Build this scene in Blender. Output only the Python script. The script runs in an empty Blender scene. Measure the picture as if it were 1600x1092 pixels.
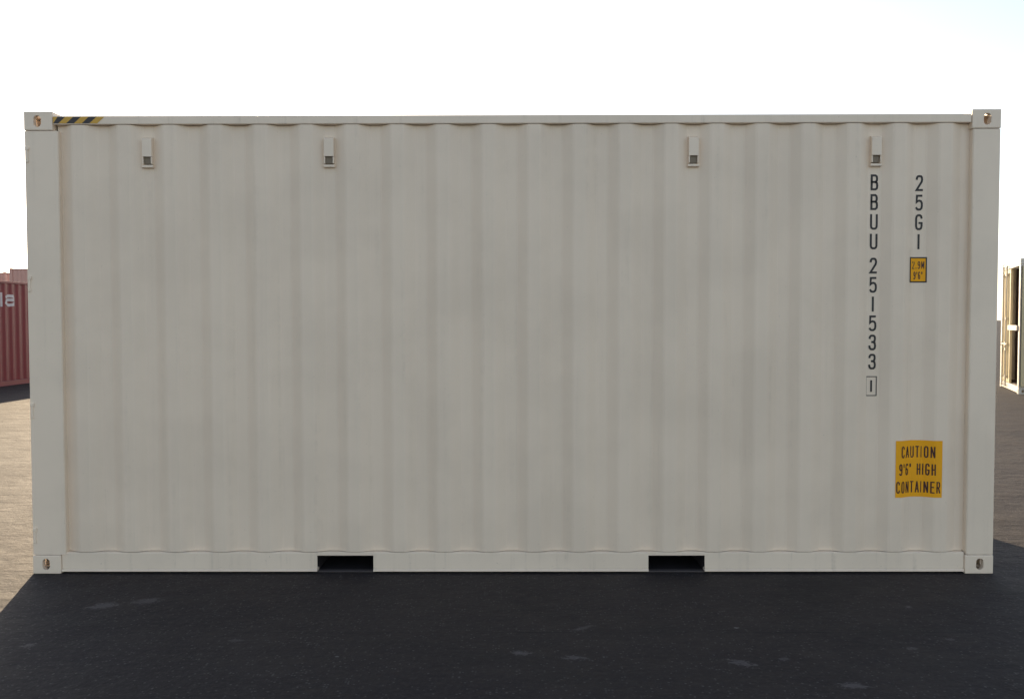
import bpy, bmesh, math, random
from mathutils import Vector, Matrix

sc = bpy.context.scene
COL = sc.collection
R = math.radians

# ------------------------------------------------------------------ camera
cam_d = bpy.data.cameras.new('camera')
cam = bpy.data.objects.new('camera', cam_d)
COL.objects.link(cam)
cam_d.sensor_width = 36.0
cam_d.lens = 36.0 * 1329.4 / 1600.0
cam_d.clip_start = 0.05
cam_d.clip_end = 6000.0
cam.matrix_world = (Matrix.Translation((0.0255, -5.3155, 1.5972)) @
                    Matrix.Rotation(0.0043, 4, 'Z') @
                    Matrix.Rotation(math.pi / 2 - 0.0344, 4, 'X') @
                    Matrix.Rotation(-0.0014, 4, 'Z'))
sc.camera = cam

# ------------------------------------------------------------------ light
SUN_AZ = R(-17.2)      # clockwise from +Y, so the sun stands behind the box to the left
SUN_EL = R(17.4)
EXPOSURE = 1.60
SUN_STRENGTH = 3.0
SKY_STRENGTH = 0.092

world = bpy.data.worlds.new('World')
sc.world = world
world.use_nodes = True
wn = world.node_tree
wn.nodes.clear()
w_out = wn.nodes.new('ShaderNodeOutputWorld')
w_bg = wn.nodes.new('ShaderNodeBackground')
w_sky = wn.nodes.new('ShaderNodeTexSky')
w_sky.sky_type = 'NISHITA'
w_sky.sun_disc = False
w_sky.sun_elevation = SUN_EL
w_sky.sun_rotation = SUN_AZ
w_sky.altitude = 0
w_sky.air_density = 1.0
w_sky.dust_density = 0.7
w_sky.ozone_density = 1.0
w_bg.inputs['Strength'].default_value = SKY_STRENGTH
# thin high haze: the blue of the clear sky is washed out towards a warm grey
w_bw = wn.nodes.new('ShaderNodeRGBToBW')
wn.links.new(w_sky.outputs[0], w_bw.inputs[0])
w_mix = wn.nodes.new('ShaderNodeMix')
w_mix.data_type = 'RGBA'
w_mix.inputs[0].default_value = 0.40
wn.links.new(w_sky.outputs[0], w_mix.inputs[6])
wn.links.new(w_bw.outputs[0], w_mix.inputs[7])
w_tint = wn.nodes.new('ShaderNodeMix')
w_tint.data_type = 'RGBA'
w_tint.blend_type = 'MULTIPLY'
w_tint.inputs[0].default_value = 1.0
w_tint.inputs[7].default_value = (1.03, 0.985, 0.95, 1)
wn.links.new(w_mix.outputs[2], w_tint.inputs[6])
wn.links.new(w_tint.outputs[2], w_bg.inputs[0])
wn.links.new(w_bg.outputs[0], w_out.inputs[0])

sun_d = bpy.data.lights.new('sun', 'SUN')
sun_d.energy = SUN_STRENGTH
sun_d.angle = R(0.5)
sun_d.color = (1.0, 0.78, 0.52)
sun = bpy.data.objects.new('sun', sun_d)
COL.objects.link(sun)
sun_dir = Vector((math.sin(SUN_AZ) * math.cos(SUN_EL), math.cos(SUN_AZ) * math.cos(SUN_EL), math.sin(SUN_EL)))
sun.rotation_euler = sun_dir.to_track_quat('Z', 'Y').to_euler()
sun.location = sun_dir * 80

sc.view_settings.view_transform = 'Standard'
sc.view_settings.look = 'None'
sc.view_settings.exposure = EXPOSURE
sc.view_settings.gamma = 1.0

# ------------------------------------------------------------------ materials
def nd(nt, t, **kw):
    n = nt.nodes.new(t)
    for k, v in kw.items():
        setattr(n, k, v)
    return n

def math_n(nt, op, a, b=None, clamp=False):
    n = nt.nodes.new('ShaderNodeMath')
    n.operation = op
    n.use_clamp = clamp
    for i, v in enumerate((a, b)):
        if v is None:
            continue
        if isinstance(v, (int, float)):
            n.inputs[i].default_value = v
        else:
            nt.links.new(v, n.inputs[i])
    return n.outputs[0]

def noise(nt, vec, scale, detail=4.0, rough=0.55):
    n = nt.nodes.new('ShaderNodeTexNoise')
    n.inputs['Scale'].default_value = scale
    n.inputs['Detail'].default_value = detail
    n.inputs['Roughness'].default_value = rough
    nt.links.new(vec, n.inputs['Vector'])
    return n.outputs[0]

def mapping(nt, vec, scale=(1, 1, 1), loc=(0, 0, 0), rot=(0, 0, 0)):
    n = nt.nodes.new('ShaderNodeMapping')
    n.inputs['Scale'].default_value = scale
    n.inputs['Location'].default_value = loc
    n.inputs['Rotation'].default_value = rot
    nt.links.new(vec, n.inputs['Vector'])
    return n.outputs[0]

def ramp(nt, fac, lo, hi):
    n = nt.nodes.new('ShaderNodeMapRange')
    n.interpolation_type = 'SMOOTHSTEP'
    n.inputs['From Min'].default_value = lo
    n.inputs['From Max'].default_value = hi
    nt.links.new(fac, n.inputs['Value'])
    return n.outputs[0]

def mix(nt, fac, a, b):
    n = nt.nodes.new('ShaderNodeMix')
    n.data_type = 'RGBA'
    if isinstance(fac, (int, float)):
        n.inputs[0].default_value = fac
    else:
        nt.links.new(fac, n.inputs[0])
    for s, v in ((6, a), (7, b)):
        if isinstance(v, tuple):
            n.inputs[s].default_value = (*v, 1)
        else:
            nt.links.new(v, n.inputs[s])
    return n.outputs[2]

def base(name):
    m = bpy.data.materials.new(name)
    m.use_nodes = True
    nt = m.node_tree
    return m, nt, nt.nodes['Principled BSDF'], nt.nodes.new('ShaderNodeTexCoord').outputs['Object']

def paint(name, col, dirt=(0.30, 0.25, 0.19), dirt_amt=0.25, rough=0.42, bump=0.25, wave=0.0, stain=None):
    """sprayed steel paint: mottled tint, run-off streaks, dust, orange peel and oil-canning"""
    m, nt, p, co = base(name)
    tint = tuple(c * 0.93 for c in col)
    c = mix(nt, ramp(nt, noise(nt, co, 2.3, 5), 0.35, 0.7), col, tint)
    streak = noise(nt, mapping(nt, co, (9, 9, 0.35)), 2.0, 5, 0.6)
    fine = noise(nt, co, 14, 6, 0.65)
    d = math_n(nt, 'MULTIPLY', ramp(nt, streak, 0.52, 0.78), ramp(nt, fine, 0.3, 0.75))
    c = mix(nt, math_n(nt, 'MULTIPLY', d, dirt_amt), c, dirt)
    spots = ramp(nt, noise(nt, co, 55, 3, 0.5), 0.70, 0.78)
    c = mix(nt, math_n(nt, 'MULTIPLY', spots, dirt_amt * 0.9), c, dirt)
    if stain:
        s = ramp(nt, noise(nt, mapping(nt, co, (3, 3, 1.1)), 2.6, 7, 0.7), 0.57, 0.72)
        c = mix(nt, math_n(nt, 'MULTIPLY', s, 0.75), c, stain)
    nt.links.new(c, p.inputs['Base Color'])
    rr = math_n(nt, 'ADD', math_n(nt, 'MULTIPLY', fine, 0.22), rough - 0.1)
    nt.links.new(rr, p.inputs['Roughness'])
    b1 = nd(nt, 'ShaderNodeBump')
    b1.inputs['Strength'].default_value = bump
    b1.inputs['Distance'].default_value = 0.0012
    nt.links.new(noise(nt, co, 120, 3), b1.inputs['Height'])
    b2 = nd(nt, 'ShaderNodeBump')
    b2.inputs['Strength'].default_value = wave
    b2.inputs['Distance'].default_value = 0.03
    nt.links.new(noise(nt, mapping(nt, co, (1, 1, 0.6)), 3.2, 2), b2.inputs['Height'])
    nt.links.new(b1.outputs[0], b2.inputs['Normal'])
    nt.links.new(b2.outputs[0], p.inputs['Normal'])
    return m

def plain(name, col, rough=0.6, var=0.2, metallic=0.0):
    m, nt, p, co = base(name)
    c = mix(nt, noise(nt, co, 18, 5), tuple(x * (1 - var) for x in col), tuple(min(1, x * (1 + var)) for x in col))
    nt.links.new(c, p.inputs['Base Color'])
    p.inputs['Roughness'].default_value = rough
    p.inputs['Metallic'].default_value = metallic
    return m

CREAM = (0.865, 0.725, 0.585)
M = {}
M['cream'] = paint('cream_paint', CREAM, dirt_amt=0.18, wave=0.17)
M['cream_post'] = paint('cream_post_paint', (0.88, 0.745, 0.605), dirt_amt=0.20, wave=0.03)
M['cream_rail'] = paint('cream_rail_paint', (0.88, 0.745, 0.605), dirt_amt=0.42, wave=0.03)
M['red'] = paint('red_paint', (0.24, 0.030, 0.034), dirt=(0.16, 0.06, 0.045), dirt_amt=0.5, wave=0.15)
M['red_worn'] = paint('worn_red_paint', (0.42, 0.20, 0.17), dirt_amt=0.3)
M['pink'] = paint('glare_paled_red_paint', (0.66, 0.36, 0.30), dirt=(0.3, 0.12, 0.08), dirt_amt=0.5)  # veiling glare over the far stacks, put into their red as pale pink
M['white'] = paint('aged_white_paint', (0.66, 0.62, 0.56), dirt=(0.35, 0.26, 0.15), dirt_amt=0.7)
M['yellowed'] = paint('yellowed_white_paint', (0.60, 0.52, 0.33), dirt=(0.34, 0.24, 0.10), dirt_amt=0.8, stain=(0.52, 0.33, 0.12))
M['ink'] = plain('black_lettering', (0.018, 0.016, 0.018), 0.5)
M['decal_ink'] = plain('dark_decal_ink', (0.060, 0.016, 0.014), 0.5, 0.3)
M['decal'] = plain('yellow_decal_film', (0.93, 0.42, 0.004), 0.75, 0.10)
M['yellow'] = plain('yellow_warning_paint', (0.62, 0.36, 0.05), 0.5, 0.15)
M['black'] = plain('black_warning_paint', (0.035, 0.03, 0.035), 0.5)
M['dark'] = plain('pocket_shade_dark', (0.022, 0.018, 0.022), 0.8)  # dark tone carrying the shade inside the fork pockets
M['scuffed'] = plain('scuffed_steel', (0.10, 0.085, 0.085), 0.7)
M['wood'] = plain('plywood_lining', (0.055, 0.036, 0.034), 0.8)
M['steel'] = plain('galvanised_steel', (0.42, 0.40, 0.37), 0.45, 0.2, 0.6)
M['rubber'] = plain('door_seal_rubber', (0.02, 0.02, 0.02), 0.7)
M['whitemark'] = plain('white_lettering', (0.66, 0.58, 0.58), 0.55, 0.15)

def ground_material():
    m, nt, p, co = base('worn_asphalt')
    big = noise(nt, co, 0.35, 5, 0.6)
    med = noise(nt, co, 2.2, 6, 0.65)
    fine = noise(nt, co, 38, 5, 0.7)
    grit = noise(nt, co, 170, 3, 0.6)
    c = mix(nt, ramp(nt, big, 0.35, 0.68), (0.0195, 0.0155, 0.0185), (0.030, 0.0245, 0.0245))
    c = mix(nt, math_n(nt, 'MULTIPLY', ramp(nt, med, 0.45, 0.72), 0.55), c, (0.048, 0.039, 0.036))
    c = mix(nt, math_n(nt, 'MULTIPLY', ramp(nt, fine, 0.45, 0.75), 0.55), c, (0.062, 0.055, 0.053))
    c = mix(nt, math_n(nt, 'MULTIPLY', ramp(nt, grit, 0.5, 0.75), 0.35), c, (0.014, 0.014, 0.015))
    stones = nd(nt, 'ShaderNodeTexVoronoi')
    stones.inputs['Scale'].default_value = 70
    nt.links.new(co, stones.inputs['Vector'])
    ssep = nd(nt, 'ShaderNodeSeparateColor')
    nt.links.new(stones.outputs['Color'], ssep.inputs[0])
    st = math_n(nt, 'MULTIPLY', ramp(nt, ssep.outputs[0], 0.80, 0.95), math_n(nt, 'SUBTRACT', 1.0, ramp(nt, stones.outputs['Distance'], 0.25, 0.5)))
    c = mix(nt, math_n(nt, 'MULTIPLY', st, 0.55), c, (0.13, 0.12, 0.12))
    oil = ramp(nt, noise(nt, co, 0.8, 5, 0.65), 0.56, 0.68)
    c = mix(nt, math_n(nt, 'MULTIPLY', oil, 0.5), c, (0.012, 0.011, 0.013))
    # tyre marks and swept dust lying roughly along the yard lane
    lane = noise(nt, mapping(nt, co, (0.7, 2.2, 1), rot=(0, 0, 0.14)), 1.3, 6, 0.6)
    c = mix(nt, math_n(nt, 'MULTIPLY', ramp(nt, lane, 0.52, 0.72), 0.35), c, (0.018, 0.0175, 0.018))
    # scattered pale paint chips and scrapes
    chips = nd(nt, 'ShaderNodeTexVoronoi')
    chips.inputs['Scale'].default_value = 3.1
    nt.links.new(mapping(nt, co, (0.8, 1.6, 1)), chips.inputs['Vector'])
    wob = math_n(nt, 'MULTIPLY', noise(nt, co, 26, 4, 0.7), 0.10)
    k = math_n(nt, 'ADD', chips.outputs['Distance'], wob)
    sep = nd(nt, 'ShaderNodeSeparateColor')
    nt.links.new(chips.outputs['Color'], sep.inputs[0])
    some = ramp(nt, sep.outputs[0], 0.72, 0.75)
    k = math_n(nt, 'MULTIPLY', math_n(nt, 'SUBTRACT', 1.0, ramp(nt, k, 0.075, 0.092)), some)
    c = mix(nt, math_n(nt, 'MULTIPLY', k, 0.55), c, (0.26, 0.25, 0.25))
    # the scrapes one can pick out in front of the box
    wob2 = noise(nt, mapping(nt, co, (0.8, 1.3, 1)), 30, 7, 0.78)
    for x, y, rx, ry, rot, a in ((-2.29, -0.60, 0.14, 0.055, 0.35, 0.8), (-2.08, -0.52, 0.15, 0.05, 0.35, 0.65),
                                 (-2.376, -1.185, 0.06, 0.025, 0.4, 0.8), (0.052, -1.28, 0.075, 0.030, -0.1, 0.9),
                                 (0.30, -1.335, 0.10, 0.026, -0.1, 0.75), (1.073, -1.394, 0.11, 0.030, -0.5, 0.85),
                                 (1.293, -1.349, 0.05, 0.02, 0, 0.6), (1.50, -1.64, 0.11, 0.030, 0, 0.85),
                                 (2.212, -0.622, 0.035, 0.02, 0, 0.8), (-1.371, -1.118, 0.07, 0.02, 0.1, 0.5),
                                 (0.37, -0.95, 0.13, 0.018, 0.6, 0.5), (1.95, -1.22, 0.05, 0.02, 0, 0.6),
                                 (2.20, -1.10, 0.04, 0.018, 0, 0.55), (3.2, -0.45, 0.10, 0.02, 0, 0.6)):
        rx *= 0.68
        ry *= 1.1
        mv = mapping(nt, co, (1, 1, 1), (-x, -y, 0))
        mv = mapping(nt, mv, (1 / rx, 1 / ry, 1), (0, 0, 0), (0, 0, 0)) if rot == 0 else mapping(nt, mapping(nt, mv, (1, 1, 1), (0, 0, 0), (0, 0, -rot)), (1 / rx, 1 / ry, 1))
        ln = nd(nt, 'ShaderNodeVectorMath', operation='LENGTH')
        nt.links.new(mv, ln.inputs[0])
        s = math_n(nt, 'ADD', ln.outputs['Value'], math_n(nt, 'MULTIPLY', math_n(nt, 'SUBTRACT', wob2, 0.5), 4.2))
        s = math_n(nt, 'SUBTRACT', 1.0, ramp(nt, s, 0.55, 0.95))
        c = mix(nt, math_n(nt, 'MULTIPLY', s, a * 0.5), c, (0.17, 0.155, 0.16))
    # a paving joint running parallel to the box
    sx = nd(nt, 'ShaderNodeSeparateXYZ')
    nt.links.new(co, sx.inputs[0])
    jy = math_n(nt, 'ADD', math_n(nt, 'ADD', sx.outputs[1], 1.01), math_n(nt, 'MULTIPLY', math_n(nt, 'SUBTRACT', noise(nt, co, 3, 4), 0.5), 0.03))
    j = math_n(nt, 'SUBTRACT', 1.0, ramp(nt, math_n(nt, 'ABSOLUTE', jy), 0.003, 0.009))
    j = math_n(nt, 'MULTIPLY', j, ramp(nt, noise(nt, co, 0.9, 4), 0.40, 0.6))
    c = mix(nt, math_n(nt, 'MULTIPLY', j, 0.8), c, (0.014, 0.013, 0.014))
    nt.links.new(c, p.inputs['Base Color'])
    nt.links.new(math_n(nt, 'ADD', math_n(nt, 'MULTIPLY', med, 0.20), 0.72), p.inputs['Roughness'])
    p.inputs['Specular IOR Level'].default_value = 0.30
    h = math_n(nt, 'ADD', math_n(nt, 'MULTIPLY', fine, 0.5), math_n(nt, 'MULTIPLY', grit, 0.3))
    b = nd(nt, 'ShaderNodeBump')
    b.inputs['Strength'].default_value = 0.6
    b.inputs['Distance'].default_value = 0.006
    nt.links.new(h, b.inputs['Height'])
    b2 = nd(nt, 'ShaderNodeBump')
    b2.inputs['Strength'].default_value = 0.9
    b2.inputs['Distance'].default_value = 0.034
    nt.links.new(math_n(nt, 'ADD', med, math_n(nt, 'MULTIPLY', lane, 0.6)), b2.inputs['Height'])
    nt.links.new(b.outputs[0], b2.inputs['Normal'])
    nt.links.new(b2.outputs[0], p.inputs['Normal'])
    return m

M['ground'] = ground_material()

# ------------------------------------------------------------------ mesh helpers
class MB:
    def __init__(self):
        self.bm = bmesh.new()

    def box(self, x0, x1, y0, y1, z0, z1, bev=0.0):
        b = bmesh.new()
        bmesh.ops.create_cube(b, size=1)
        bmesh.ops.scale(b, vec=(x1 - x0, y1 - y0, z1 - z0), verts=b.verts)
        bmesh.ops.translate(b, vec=((x0 + x1) / 2, (y0 + y1) / 2, (z0 + z1) / 2), verts=b.verts)
        if bev:
            bmesh.ops.bevel(b, geom=b.edges[:], offset=bev, segments=2, affect='EDGES', profile=0.6)
        self._join(b)
        return self

    def prism(self, prof, a0, a1, axis='x'):
        """prof: closed outline of (u, v); x -> (y, z), y -> (x, z), z -> (x, y)"""
        def P(a, u, v):
            return {'x': (a, u, v), 'y': (u, a, v), 'z': (u, v, a)}[axis]
        b = bmesh.new()
        f = [b.verts.new(P(a0, u, v)) for u, v in prof]
        g = [b.verts.new(P(a1, u, v)) for u, v in prof]
        b.faces.new(f)
        b.faces.new(g[::-1])
        n = len(prof)
        for i in range(n):
            b.faces.new((f[i], f[(i + 1) % n], g[(i + 1) % n], g[i]))
        bmesh.ops.recalc_face_normals(b, faces=b.faces)
        self._join(b)
        return self

    def tube(self, p0, p1, r, seg=14):
        p0, p1 = Vector(p0), Vector(p1)
        d = p1 - p0
        b = bmesh.new()
        bmesh.ops.create_cone(b, cap_ends=True, segments=seg, radius1=r, radius2=r, depth=d.length)
        bmesh.ops.transform(b, matrix=Matrix.Translation((p0 + p1) / 2) @ d.to_track_quat('Z', 'Y').to_matrix().to_4x4(), verts=b.verts)
        self._join(b)
        return self

    def sheet(self, pts, z0, z1, th, axis='x'):
        """corrugated sheet: pts is a list of (t, y); th is the wall thickness along +y"""
        def P(t, y, z):
            return (t, y, z) if axis == 'x' else (y, t, z)
        b = bmesh.new()
        A = [(b.verts.new(P(t, y, z0)), b.verts.new(P(t, y, z1)), b.verts.new(P(t, y + th, z0)), b.verts.new(P(t, y + th, z1))) for t, y in pts]
        for i in range(len(A) - 1):
            p, q = A[i], A[i + 1]
            b.faces.new((p[0], q[0], q[1], p[1]))
            b.faces.new((q[2], p[2], p[3], q[3]))
            b.faces.new((p[1], q[1], q[3], p[3]))
            b.faces.new((q[0], p[0], p[2], q[2]))
        for p in (A[0], A[-1]):
            b.faces.new((p[0], p[1], p[3], p[2]))
        bmesh.ops.recalc_face_normals(b, faces=b.faces)
        self._join(b)
        return self

    def _join(self, b):
        me = bpy.data.meshes.new('tmp')
        b.to_mesh(me)
        b.free()
        self.bm.from_mesh(me)
        bpy.data.meshes.remove(me)

    def build(self, name, mat, parent=None, smooth=False):
        me = bpy.data.meshes.new(name)
        self.bm.to_mesh(me)
        self.bm.free()
        me.materials.append(mat)
        if smooth:
            for f in me.polygons:
                f.use_smooth = True
        o = bpy.data.objects.new(name, me)
        COL.objects.link(o)
        if parent:
            o.parent = parent
        return o

def tag(o, label=None, cat=None, group=None, kind=None):
    for k, v in (('label', label), ('category', cat), ('group', group), ('kind', kind)):
        if v:
            o[k] = v

def empty(name, loc, rz=0):
    o = bpy.data.objects.new(name, None)
    o.empty_display_size = 0.3
    COL.objects.link(o)
    o.location = loc
    o.rotation_euler = (0, 0, rz)
    return o

def copy_tree(o, parent=None):
    c = o.copy()
    COL.objects.link(c)
    if parent:
        c.parent = parent
    for ch in list(o.children):
        copy_tree(ch, c)
    return c

# ------------------------------------------------------------------ corrugation
PITCH, DEPTH = 0.2838, 0.036
def corr_y(t, phase):
    """0 on the outer flats, DEPTH in the recesses; phase = a recess centre"""
    d = abs((t - phase + PITCH / 2) % PITCH - PITCH / 2)
    return DEPTH * (1 - min(1, max(0, (d - 0.036) / 0.068)))

def corr_breaks(t0, t1, phase):
    out = {t0, t1}
    k0 = math.floor((t0 - phase) / PITCH) - 1
    k1 = math.ceil((t1 - phase) / PITCH) + 1
    for k in range(k0, k1 + 1):
        for d in (0.036, 0.104):
            for s in (-1, 1):
                for e in (-0.007, 0.007):
                    t = phase + k * PITCH + s * d + e
                    if t0 < t < t1:
                        out.add(t)
    return sorted(out)

def corr_pts(t0, t1, phase, y, sign=1):
    return [(t, y + sign * corr_y(t, phase)) for t in corr_breaks(t0, t1, phase)]

# ------------------------------------------------------------------ corner casting
CX, CY, CZ = 0.178, 0.162, 0.118
def casting_mesh():
    """hollow ISO corner: outer corner at the origin, body in +x, +y, -z; slots to the side, the end and the top"""
    mb = MB().box(0, CX, 0, CY, -CZ, 0, 0.007)
    o = mb.build('corner_casting', M['dark'])
    cutters = []
    def cutter(b):
        me = bpy.data.meshes.new('cut')
        b.to_mesh(me)
        b.free()
        c = bpy.data.objects.new('cut', me)
        COL.objects.link(c)
        cutters.append(c)
    def slot(a, b_, axis, cu, cv, depth0, depth1):
        pts = []
        for i in range(28):
            t = 2 * math.pi * i / 28
            r = b_ - a
            pts.append((cu + a * math.cos(t), cv + a * math.sin(t) + (r if math.sin(t) >= 0 else -r)))
        m2 = MB().prism(pts, depth0, depth1, axis)
        cutter(m2.bm)
    cutter(MB().box(0.030, CX - 0.012, 0.030, CY - 0.012, -CZ + 0.010, -0.026).bm)
    slot(0.0235, 0.036, 'y', 0.085, -0.061, -0.02, 0.05)
    slot(0.0235, 0.036, 'x', 0.080, -0.061, -0.02, 0.05)
    slot(0.030, 0.058, 'z', 0.089, 0.085, -0.05, 0.02)
    for c in cutters:
        md = o.modifiers.new('b', 'BOOLEAN')
        md.operation = 'DIFFERENCE'
        md.solver = 'EXACT'
        md.object = c
    bpy.context.view_layer.update()
    me = bpy.data.meshes.new_from_object(o.evaluated_get(bpy.context.evaluated_depsgraph_get()))
    for c in cutters + [o]:
        bpy.data.objects.remove(c)
    return me

CAST = casting_mesh()
def casting(sx, sy, top, L, H, mat, parent):
    b = bmesh.new()
    b.from_mesh(CAST)
    for v in b.verts:
        x, y, z = v.co
        v.co = (sx * (L / 2 - x), sy * (1.219 - y), H + z if top else -z)
    bmesh.ops.recalc_face_normals(b, faces=b.faces)
    mb = MB()
    mb.bm.free()
    mb.bm = b
    o = mb.build('corner_casting', mat, parent)
    o.data.materials.clear()
    o.data.materials.append(mat)
    return o

# ------------------------------------------------------------------ a container
def door_leaf(parent, name, hinge_x, hinge_y, side, H, w, mat, seal=True, angle=0.0):
    """leaf in the plane x = hinge_x, running from hinge_y along -side*y when shut; angle swings it outward"""
    leaf = bpy.data.objects.new(name, None)
    bpy.data.objects.remove(leaf)
    z0, z1 = 0.165, H - 0.16
    pts = []
    n = 5
    for i in range(n):
        a = 0.09 + i * (w - 0.18) / n
        s = (w - 0.18) / n
        pts += [(a, 0.0), (a + s * 0.22, 0.0), (a + s * 0.36, 0.030), (a + s * 0.80, 0.030), (a + s * 0.94, 0.0)]
    pts += [(w - 0.09, 0.0)]
    # local frame of the leaf: t along its width, y through its thickness
    mb = MB().sheet(pts, z0 + 0.09, z1 - 0.09, 0.004)
    mb.box(0.0, 0.09, -0.006, 0.044, z0, z1, 0.004)
    mb.box(w - 0.09, w, -0.006, 0.044, z0, z1, 0.004)
    mb.box(0.09, w - 0.09, -0.004, 0.042, z0, z0 + 0.09, 0.003)
    mb.box(0.09, w - 0.09, -0.004, 0.042, z1 - 0.09, z1, 0.003)
    leaf = mb.build(name, mat, parent)
    for t in (w * 0.30, w * 0.72):
        b = MB().tube((t, -0.036, z0 - 0.06), (t, -0.036, z1 + 0.05), 0.017)
        for z in (z0 + 0.12, z0 + 0.75, z0 + 1.45, z1 - 0.12):
            b.box(t - 0.05, t + 0.05, -0.060, -0.007, z - 0.03, z + 0.03, 0.004)
        b.box(t - 0.03, t + 0.03, -0.056, -0.018, z0 - 0.10, z0 - 0.061, 0.004)
        b.box(t - 0.03, t + 0.03, -0.056, -0.018, z1 + 0.051, z1 + 0.09, 0.004)
        b.build('locking_bar', M['steel'], leaf)
        hd = MB().box(t - 0.02, t + 0.40 if t < w / 2 else t + 0.27, -0.070, -0.061, 1.02, 1.055, 0.003)
        hd.box(t - 0.035, t + 0.035, -0.066, -0.058, 0.99, 1.085, 0.003)
        hd.build('handle', M['steel'], leaf)
    if seal:
        MB().box(-0.012, -0.001, 0.004, 0.04, z0, z1).build('seal', M['rubber'], leaf)
    return leaf

def build_container(root, L, H, mat, post_mat, rail_mat, left_post=0.209, right_post=0.170, phase=2.553 % PITCH,
                    pockets=False, door_mat=None, open_leaf=None, hollow=False):
    """local frame: x along the box, doors at -x, near long side at y = -1.219, z up from the ground"""
    h = L / 2
    W = 1.219
    g = 0.003
    for sx in (-1, 1):
        for sy in (-1, 1):
            casting(sx, sy, True, L, H, post_mat, root)
            casting(sx, sy, False, L, H, post_mat, root)
            d = left_post if sx < 0 else right_post
            y0 = W - 0.004
            # folded post: front flange, returning web
            a, b = sx * (h - 0.003), sx * (h - d)
            prof = [(a, sy * y0), (b + sx * 0.006, sy * y0), (b, sy * (y0 - 0.006)), (b, sy * (y0 - 0.060)), (sx * (h - 0.09), sy * (y0 - 0.062)), (sx * (h - 0.09), sy * (y0 - 0.15)), (a, sy * (y0 - 0.15))]
            MB().prism(prof, CZ + g, H - CZ - g, 'z').build('corner_post', post_mat, root)
    for sy in (-1, 1):
        yo = sy * (W - 0.004)
        # top rail: square tube
        MB().box(-h + CX + g, h - CX - g, min(yo, yo - sy * 0.06), max(yo, yo - sy * 0.06), H - 0.081, H - 0.028, 0.006).build('top_rail', rail_mat, root)
        # bottom rail: channel with a lip, cut by the fork pockets
        rail = MB()
        wi = sy * (W - 0.012)
        cuts = [-h + CX + g]
        if pockets:
            cuts += [-1.231, -0.876, 0.862, 1.217]
        cuts += [h - CX - g]
        for i in range(0, len(cuts), 2):
            a, b = cuts[i], cuts[i + 1]
            prof = [(wi, 0.030), (wi, 0.128), (wi - sy * 0.004, 0.133), (wi - sy * 0.05, 0.135), (wi - sy * 0.05, 0.127), (wi - sy * 0.006, 0.126), (wi - sy * 0.006, 0.030)]
            rail.prism(prof, a, b, 'x')
            rail.prism([(wi + sy * 0.009, 0.0135), (wi + sy * 0.009, 0.0215), (wi, 0.0285), (wi - sy * 0.05, 0.0285), (wi - sy * 0.05, 0.0135)], a, b, 'x')
        if pockets:
            for a, b in ((-1.231, -0.876), (0.862, 1.217)):
                rail.box(a, b, min(wi, wi - sy * 0.05), max(wi, wi - sy * 0.05), 0.1125, 0.1345, 0.002)
                MB().box(a - 0.004, b + 0.004, min(wi - sy * 0.012, wi - sy * 0.06), max(wi - sy * 0.012, wi - sy * 0.06), 0.004, 0.0085, 0.001).build('pocket_strap', M['scuffed'], root)
        rail.build('bottom_rail', rail_mat, root)
        # corrugated wall, its outer flats a few mm behind the rail
        y = sy * (W - 0.010)
        pts = corr_pts(-h + left_post - 0.02, h - right_post + 0.02, phase, y, -sy)
        MB().sheet(pts, 0.137, H - 0.083, -sy * 0.003).build('side_panel', mat, root)
    if pockets:
        for a, b in ((-1.231, -0.876), (0.862, 1.217)):
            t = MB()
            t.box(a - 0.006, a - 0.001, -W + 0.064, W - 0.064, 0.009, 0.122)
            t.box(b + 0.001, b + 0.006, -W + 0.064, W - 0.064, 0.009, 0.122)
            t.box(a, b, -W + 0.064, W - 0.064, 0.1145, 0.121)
            t.box(a, b, -W + 0.074, W - 0.074, 0.0045, 0.008)  # floor plate added to darken the tunnel
            t.box(a, b, -0.01, 0.01, 0.0085, 0.114)  # cross plate added to stop light coming through the tunnel
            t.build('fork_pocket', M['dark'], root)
    # end rails
    for sx in (-1, 1):
        xo = sx * (h - 0.010)
        MB().box(min(xo, xo - sx * 0.06), max(xo, xo - sx * 0.06), -W + CY + g, W - CY - g, H - 0.145, H - 0.028, 0.005).build('header' if sx < 0 else 'end_top_rail', rail_mat, root)
        MB().box(min(xo, xo - sx * 0.06), max(xo, xo - sx * 0.06), -W + CY + g, W - CY - g, 0.016, 0.150, 0.005).build('sill' if sx < 0 else 'end_bottom_rail', rail_mat, root)
    # blind end wall
    pts = corr_pts(-W + 0.155, W - 0.155, 0.0, h - 0.022, -1)
    MB().sheet(pts, 0.152, H - 0.147, -0.003, 'y').build('end_panel', mat, root)
    # roof and floor
    MB().box(-h + 0.075, h - 0.075, -W + 0.066, W - 0.066, H - 0.038, H - 0.033).build('roof', mat, root)
    fl = MB().box(-h + 0.075, h - 0.075, -W + 0.065, W - 0.065, 0.139, 0.165)
    fl.build('floor', M['wood'], root)
    if hollow:
        MB().box(-h + 0.3, h - 0.2, W - 0.075, W - 0.066, 0.17, H - 0.09).build('lining', M['wood'], root)
    # doors
    w = 2 * (W - 0.105) / 2 - 0.006
    dm = door_mat or mat
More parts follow.
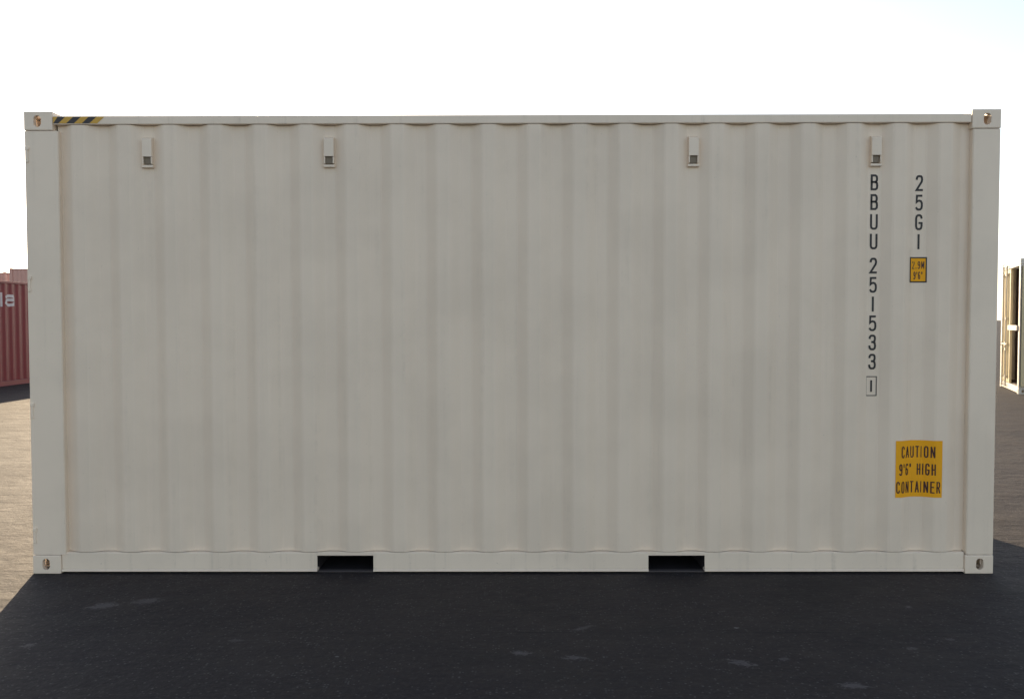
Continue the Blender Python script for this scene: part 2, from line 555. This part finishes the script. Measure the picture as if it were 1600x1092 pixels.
    for sy in (-1, 1):
        leaf = door_leaf(root, 'door', 0, 0, sy, H, w, dm)
        px, py = -h + 0.014, sy * (W - 0.100)
        if open_leaf and sy == -1:
            leaf.location = (-h + 0.03, -W - 0.055, 0)
            leaf.rotation_euler = (0, 0, open_leaf)
        elif sy == -1:
            leaf.location = (px, py, 0)
            leaf.rotation_euler = (0, 0, R(90))
            leaf.scale = (1, -1, 1)
        else:
            leaf.location = (px, py, 0)
            leaf.rotation_euler = (0, 0, R(-90))
        # hinge lugs and pins wrapping the post edge, visible from the long side
        for z in (0.27, 1.06, 1.855, H - 0.24):
            m_ = MB().box(-h + 0.006, -h + 0.030, min(sy * (W - 0.05), sy * (W + 0.005)), max(sy * (W - 0.05), sy * (W + 0.005)), z, z + 0.022, 0.003)
            m_.box(-h + 0.006, -h + 0.026, min(sy * (W - 0.05), sy * (W + 0.003)), max(sy * (W - 0.05), sy * (W + 0.003)), z - 0.075, z - 0.058, 0.003)
            m_.tube((-h + 0.016, sy * (W - 0.003), z - 0.0578), (-h + 0.016, sy * (W - 0.003), z - 0.0005), 0.0075)
            hg = m_.build('hinge', post_mat, root)
            hg.parent = leaf
            hg.matrix_parent_inverse = (Matrix.LocRotScale(leaf.location, leaf.rotation_euler, leaf.scale)).inverted()

# ------------------------------------------------------------------ setting
gm = bmesh.new()
bmesh.ops.create_grid(gm, x_segments=8, y_segments=8, size=1500)
gmb = MB()
gmb.bm.free()
gmb.bm = gm
ground = gmb.build('ground', M['ground'])
tag(ground, 'worn dark asphalt of the container yard with pale scrapes', 'ground', kind='structure')

# ------------------------------------------------------------------ the cream container
L20, HC = 6.058, 2.896
box = empty('shipping_container', (0, 1.219, 0))
tag(box, 'large clean cream high cube shipping container with yellow caution decal, filling the foreground', 'shipping container')
build_container(box, L20, HC, M['cream'], M['cream_post'], M['cream_rail'], pockets=True)
PH = 2.553 % PITCH
YP = -1.219 + 0.010            # outer flat of the near wall, local y

# box ventilators in the recesses under the top rail
for x in (-2.268, -1.136, 1.1335, 2.268 + 0.0):
    x = PH + round((x - PH) / PITCH) * PITCH
    yb = YP + DEPTH
    v = MB()
    v.prism([(yb - 0.0005, 2.742), (yb - 0.030, 2.728), (yb - 0.033, 2.722), (yb - 0.033, 2.618), (yb - 0.0005, 2.618)], x - 0.030, x + 0.030, 'x')
    v.box(x - 0.030, x - 0.024, yb - 0.030, yb - 0.0005, 2.574, 2.617)
    v.box(x + 0.024, x + 0.030, yb - 0.030, yb - 0.0005, 2.574, 2.617)
    v.prism([(yb - 0.0005, 2.573), (yb - 0.026, 2.566), (yb - 0.026, 2.553), (yb - 0.0005, 2.548)], x - 0.034, x + 0.034, 'x')
    vo = v.build('ventilator', M['cream_post'], box)
    MB().box(x - 0.0235, x + 0.0235, yb - 0.016, yb - 0.001, 2.5745, 2.617).build('louver', paint('shaded_mesh', (0.20, 0.155, 0.105)) if 'lv' not in M else M['lv'], vo)  # dark box in the vent opening, the opening's shade put into its colour
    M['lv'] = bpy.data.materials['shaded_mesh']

# ---- lettering drawn with strokes
GLYPH = {
    '1': [[(0.5, 0), (0.5, 1)]],
    '2': [[(0.08, 0.78), (0.12, 0.90), (0.26, 0.985), (0.5, 1.0), (0.74, 0.985), (0.88, 0.90), (0.92, 0.76), (0.86, 0.60), (0.06, 0.0), (0.96, 0.0)]],
    '3': [[(0.08, 0.80), (0.12, 0.91), (0.28, 0.99), (0.5, 1.0), (0.72, 0.99), (0.86, 0.92), (0.90, 0.77), (0.84, 0.60), (0.64, 0.535), (0.42, 0.53)],
          [(0.60, 0.535), (0.86, 0.46), (0.94, 0.26), (0.88, 0.09), (0.70, 0.01), (0.5, 0.0), (0.26, 0.015), (0.10, 0.10), (0.05, 0.24)]],
    '5': [[(0.90, 1.0), (0.14, 1.0), (0.10, 0.54), (0.28, 0.625), (0.52, 0.645), (0.76, 0.61), (0.92, 0.48), (0.94, 0.26), (0.86, 0.09), (0.66, 0.01), (0.46, 0.0), (0.22, 0.02), (0.06, 0.13)]],
    'B': [[(0.06, 0.53), (0.70, 0.53), (0.88, 0.64), (0.90, 0.80), (0.84, 0.93), (0.66, 1.0), (0.08, 1.0), (0.08, 0.0), (0.70, 0.0), (0.90, 0.08), (0.95, 0.26), (0.90, 0.44), (0.72, 0.53)]],
    'U': [[(0.06, 1.0), (0.06, 0.18), (0.14, 0.06), (0.32, 0.0), (0.68, 0.0), (0.86, 0.06), (0.94, 0.18), (0.94, 1.0)]],
    'G': [[(0.92, 0.80), (0.86, 0.93), (0.66, 1.0), (0.36, 1.0), (0.15, 0.93), (0.07, 0.78), (0.07, 0.22), (0.15, 0.07), (0.36, 0.0), (0.66, 0.0), (0.86, 0.07), (0.94, 0.22), (0.94, 0.44), (0.54, 0.44)]],
    'C': [[(0.92, 0.78), (0.86, 0.93), (0.66, 1.0), (0.36, 1.0), (0.15, 0.93), (0.07, 0.78), (0.07, 0.22), (0.15, 0.07), (0.36, 0.0), (0.66, 0.0), (0.86, 0.07), (0.92, 0.22)]],
    'A': [[(0.0, 0.0), (0.5, 1.0)], [(0.5, 1.0), (1.0, 0.0)], [(0.18, 0.30), (0.82, 0.30)]],
    'T': [[(0.0, 1.0), (1.0, 1.0)], [(0.5, 1.0), (0.5, 0.0)]],
    'I': [[(0.5, 0), (0.5, 1)]],
    'O': [[(0.5, 1.0), (0.34, 1.0), (0.15, 0.93), (0.07, 0.78), (0.07, 0.22), (0.15, 0.07), (0.36, 0.0), (0.64, 0.0), (0.85, 0.07), (0.93, 0.22), (0.93, 0.78), (0.85, 0.93), (0.66, 1.0), (0.48, 1.0)]],
    'N': [[(0.05, 0.0), (0.05, 1.0)], [(0.05, 1.0), (0.95, 0.0)], [(0.95, 0.0), (0.95, 1.0)]],
    'H': [[(0.05, 0.0), (0.05, 1.0)], [(0.95, 0.0), (0.95, 1.0)], [(0.05, 0.5), (0.95, 0.5)]],
    'E': [[(0.95, 1.0), (0.08, 1.0), (0.08, 0.0), (0.95, 0.0)], [(0.08, 0.52), (0.80, 0.52)]],
    'R': [[(0.08, 0.0), (0.08, 1.0), (0.66, 1.0), (0.88, 0.93), (0.93, 0.76), (0.88, 0.58), (0.68, 0.50), (0.10, 0.50)], [(0.55, 0.50), (0.97, 0.0)]],
    'M': [[(0.0, 0.0), (0.0, 1.0)], [(0.0, 1.0), (0.5, 0.25)], [(0.5, 0.25), (1.0, 1.0)], [(1.0, 1.0), (1.0, 0.0)]],
    '9': [[(0.10, 0.12), (0.28, 0.01), (0.52, 0.0), (0.78, 0.07), (0.92, 0.28), (0.92, 0.74), (0.82, 0.92), (0.5, 1.0), (0.18, 0.92), (0.07, 0.72), (0.18, 0.52), (0.5, 0.44), (0.86, 0.54)]],
    '6': [[(0.90, 0.88), (0.72, 0.99), (0.48, 1.0), (0.22, 0.93), (0.08, 0.72), (0.08, 0.26), (0.18, 0.08), (0.5, 0.0), (0.82, 0.08), (0.93, 0.28), (0.82, 0.48), (0.5, 0.56), (0.14, 0.46)]],
    "'": [[(0.5, 0.74), (0.5, 1.0)]],
    '"': [[(0.25, 0.74), (0.25, 1.0)], [(0.75, 0.74), (0.75, 1.0)]],
    '.': [[(0.5, 0.0), (0.5, 0.09)]],
    'l': [[(0.5, 0), (0.5, 1.06)]],
    'a': [[(0.10, 0.84), (0.25, 0.97), (0.5, 1.0), (0.78, 0.95), (0.90, 0.78), (0.90, 0.0)],
          [(0.90, 0.56), (0.36, 0.58), (0.12, 0.46), (0.08, 0.24), (0.20, 0.06), (0.46, 0.0), (0.74, 0.08), (0.90, 0.26)]],
}
def stroke(bm, pts, wd, place):
    """one mitred ribbon along pts; place(x, z) -> 3D"""
    n = len(pts)
    Lf, Rt = [], []
    for i, (x, z) in enumerate(pts):
        a = Vector(pts[max(0, i - 1)])
        b = Vector(pts[min(n - 1, i + 1)])
        p = Vector((x, z))
        d1 = (p - a).normalized() if i > 0 else None
        d2 = (b - p).normalized() if i < n - 1 else None
        d1 = d1 or d2
        d2 = d2 or d1
        n1, n2 = Vector((-d1.y, d1.x)), Vector((-d2.y, d2.x))
        m = (n1 + n2)
        m = m.normalized() if m.length > 1e-4 else n1
        k = wd / 2 / max(0.45, m.dot(n1))
        e = (d1 * (wd / 2) if i == n - 1 else (-d2 * (wd / 2) if i == 0 else Vector((0, 0)))) * 0.6
        Lf.append(p + m * k + e)
        Rt.append(p - m * k + e)
    vs = [(bm.verts.new(place(*l)), bm.verts.new(place(*r))) for l, r in zip(Lf, Rt)]
    for i in range(n - 1):
        bm.faces.new((vs[i][0], vs[i + 1][0], vs[i + 1][1], vs[i][1]))

def face_front(bm, direction=Vector((0, -1, 0))):
    bm.normal_update()
    for f in bm.faces:
        if f.normal.dot(direction) < 0:
            f.normal_flip()

def from_bm(name, bm, mat, parent):
    mb = MB()
    mb.bm.free()
    mb.bm = bm
    return mb.build(name, mat, parent)

def glyph(bm, ch, xc, ztop, wd, ht, sw, yfun):
    for k, line in enumerate(GLYPH[ch]):
        stroke(bm, [(xc + (u - 0.5) * (wd - sw), ztop - ht + sw / 2 + v * (ht - sw)) for u, v in line], sw,
               lambda x, z, k=k: (x, yfun(x) - 0.0015 - 0.0004 * k, z))

def near_wall(x):
    return YP + corr_y(x, PH)

YR = YP + DEPTH
ser = bmesh.new()
rx = PH + round((2.270 - PH) / PITCH) * PITCH
for i, ch in enumerate('BBUU'):
    glyph(ser, ch, rx, 2.503 - i * 0.1222, 0.053, 0.099, 0.0128, lambda x: YR)
face_front(ser)
from_bm('owner_code', ser, M['ink'], box)
ser = bmesh.new()
for i, ch in enumerate('251533'):
    glyph(ser, ch, rx, 1.985 - i * 0.1204, 0.053, 0.099, 0.0128, lambda x: YR)
face_front(ser)
from_bm('serial_number', ser, M['ink'], box)
chk = bmesh.new()
glyph(chk, '1', rx - 0.004, 1.219, 0.05, 0.078, 0.0115, lambda x: YR)
x0, x1, z0, z1 = rx - 0.036, rx + 0.028, 1.120, 1.239
stroke(chk, [(x0, z0 + .05), (x0, z1), (x1, z1), (x1, z0), (x0, z0), (x0, z0 + .052)], 0.0055, lambda x, z: (x, YR - 0.0015, z))
face_front(chk)
from_bm('check_digit', chk, M['ink'], box)
typ = bmesh.new()
rx2 = rx + PITCH
for i, ch in enumerate('25G1'):
    glyph(typ, ch, rx2 - 0.003, 2.498 - i * 0.1215, 0.052, 0.099, 0.0128, lambda x: YR)
face_front(typ)
from_bm('size_code', typ, M['ink'], box)

# ---- decals pressed onto the corrugation
def wavy_rect(bm, x0, x1, z0, z1, off, rows=1):
    xs = corr_breaks(x0, x1, PH)
    col = [[bm.verts.new((x, near_wall(x) - off, z0 + (z1 - z0) * j / rows)) for j in range(rows + 1)] for x in xs]
    for i in range(len(xs) - 1):
        for j in range(rows):
            bm.faces.new((col[i][j], col[i + 1][j], col[i + 1][j + 1], col[i][j + 1]))

def text_bm(s, xc, zc, width, height, off, sw=0.0085):
    """capitals drawn with strokes and laid on the corrugation"""
    narrow = {'I': 0.35, "'": 0.3, '"': 0.55, ' ': 0.8, '.': 0.35, '1': 0.4}
    units = [narrow.get(ch, 1.0) for ch in s]
    gap = 0.30
    k = width / (sum(units) + gap * (len(s) - 1))
    bm = bmesh.new()
    x = xc - width / 2
    for ch, un in zip(s, units):
        if ch != ' ':
            for li, line in enumerate(GLYPH[ch]):
                w_ = max(1e-4, un * k - sw)
                stroke(bm, [(x + sw / 2 + u_ * w_, zc - height / 2 + sw / 2 + v_ * (height - sw)) for u_, v_ in line], sw,
                       lambda px, pz, li=li: (px, -0.0003 * li, pz))
        x += (un + gap) * k
    for t in corr_breaks(xc - width / 2 - 0.01, xc + width / 2 + 0.01, PH)[1:-1]:
        bmesh.ops.bisect_plane(bm, geom=bm.verts[:] + bm.edges[:] + bm.faces[:], plane_co=(t, 0, 0), plane_no=(1, 0, 0))
    for v in bm.verts:
        v.co.y += near_wall(v.co.x) - off
    face_front(bm)
    return bm

def join_bm(bms):
    mb = MB()
    for b in bms:
        mb._join(b)
    return mb

cb = bmesh.new()
wavy_rect(cb, 2.410, 2.702, 0.480, 0.838, 0.0022)
face_front(cb)
caution = from_bm('caution_decal', cb, M['decal'], box)
caution['label'] = 'yellow caution decal with dark capitals'
join_bm([text_bm('CAUTION', 2.552, 0.765, 0.212, 0.074, 0.0034, 0.0076),
         text_bm("9'6\" HIGH", 2.547, 0.655, 0.232, 0.074, 0.0034, 0.0076),
         text_bm('CONTAINER', 2.553, 0.543, 0.278, 0.074, 0.0034, 0.0076)]).build('decal_text', M['decal_ink'], caution)

hb = bmesh.new()
wavy_rect(hb, 2.492, 2.601, 1.829, 1.988, 0.0022)
face_front(hb)
hd = from_bm('height_decal', hb, M['ink'], box)
hb = bmesh.new()
wavy_rect(hb, 2.499, 2.594, 1.837, 1.980, 0.0034)
face_front(hb)
hf = from_bm('decal_face', hb, M['decal'], hd)
join_bm([text_bm('2.9M', 2.547, 1.938, 0.078, 0.048, 0.0046, 0.0050),
         text_bm("9'6\"", 2.547, 1.873, 0.058, 0.048, 0.0046, 0.0050)]).build('decal_text', M['decal_ink'], hd)

# ---- black and yellow warning stripes on the end of the top rail
yr = -1.219 + 0.004 - 0.0018
zb, zt = HC - 0.075, HC - 0.034
for nm, mt, par in (('warning_stripe', M['yellow'], 0), ('warning_stripe', M['black'], 1)):
    sb = bmesh.new()
    p = 0.0485
    for i in range(-1, 9):
        if (i + 1) % 2 != par:
            continue
        a = -2.862 + i * p
        q = [(a, zb), (a + p, zb), (a + p + 0.045, zt), (a + 0.045, zt)]
        lim0, lim1 = -2.846, -2.50
        if a + p + 0.045 < lim0 or a > lim1 - 0.09:
            continue
        vs = [sb.verts.new((max(lim0, x), yr, z)) for x, z in q]
        sb.faces.new(vs)
    bmesh.ops.remove_doubles(sb, verts=sb.verts, dist=1e-5)
    bmesh.ops.dissolve_degenerate(sb, edges=sb.edges[:], dist=1e-5)
    face_front(sb)
    from_bm(nm, sb, mt, box)

# ------------------------------------------------------------------ dark red container, end-on to the left
red = empty('shipping_container', (-12.38 - 1.219, 16.6, 0), R(90))
tag(red, 'dark red shipping container with white lettering, standing at the left edge of the yard', 'shipping container')
PR = 0.06
build_container(red, 12.192, 2.591, M['red'], M['red'], M['red'], phase=PR)
# its near side faces +x: local y = -1.219 -> world x = -12.38 ; local x = world y - 16.6
def red_wall(t):
    return -1.219 + 0.010 + corr_y(t, PR)
lt = bmesh.new()
def red_glyph(ch, tc, ztop, wd, ht, sw):
    for k, line in enumerate(GLYPH[ch]):
        pts = [(tc + (u - 0.5) * (wd - sw), ztop - ht + sw / 2 + v * (ht - sw)) for u, v in line]
        dense = []
        for (a, b), (c, d) in zip(pts[:-1], pts[1:]):
            n = max(1, int(math.hypot(c - a, d - b) / 0.05))
            dense += [(a + (c - a) * i / n, b + (d - b) * i / n) for i in range(n)]
        dense.append(pts[-1])
        stroke(lt, dense, sw, lambda x, z, k=k: (x, -1.219 - 0.002 - 0.002 * k, z))
red_glyph('l', -1.355, 2.285, 0.11, 0.36, 0.085)
red_glyph('a', -1.03, 2.245, 0.52, 0.30, 0.072)
cutset = corr_breaks(-2.2, -0.5, PR)
for t in cutset[1:-1]:
    bmesh.ops.bisect_plane(lt, geom=lt.verts[:] + lt.edges[:] + lt.faces[:], plane_co=(t, 0, 0), plane_no=(1, 0, 0))
for v in lt.verts:
    v.co.y = red_wall(v.co.x) + (v.co.y + 1.219) - 0.002
face_front(lt)
from_bm('lettering', lt, M['whitemark'], red)

# ------------------------------------------------------------------ far stacks behind it
far = empty('shipping_container', (-34.55 + 3.029, 54.0, 2.591))
build_container(far, L20, 2.591, M['pink'], M['pink'], M['red_worn'])
tag(far, 'glare-paled red shipping container on top of the taller far stack, behind the dark red container', 'shipping container', 'glare-paled red containers in the far stacks')
for loc, lab in (((-34.55 + 3.029, 54.0, 0), 'glare-paled red shipping container at the foot of the taller far stack'),
                 ((-40.6, 58.6, 2.591), 'glare-paled red shipping container on top of the lower-looking far stack at the left edge'),
                 ((-40.6, 58.6, 0), 'glare-paled red shipping container at the foot of the far stack at the left edge')):
    c = copy_tree(far)
    c.location = loc
    c['label'] = lab

# ------------------------------------------------------------------ white container on the right, doors to the sun
az = R(21.5)
u = Vector((math.sin(az), math.cos(az), 0))           # local +y, from the near corner to the far one
ax_ = Vector((math.cos(az), -math.sin(az), 0))        # local +x
far_corner = Vector((11.67, 15.16, 0))
centre = far_corner - u * 1.219 + ax_ * (L20 / 2)
wht = empty('shipping_container', centre, -az)
tag(wht, 'weathered white shipping container at the right edge with sunlit yellowed door and one leaf open', 'shipping container')
build_container(wht, L20, HC, M['white'], M['white'], M['white'], door_mat=M['yellowed'], open_leaf=R(-10), hollow=True)
MB().box(-L20 / 2 - 0.04, -L20 / 2 - 0.012, -1.10, 0.02, 1.36, 1.47, 0.004).build('cross_bar', M['white'], wht)
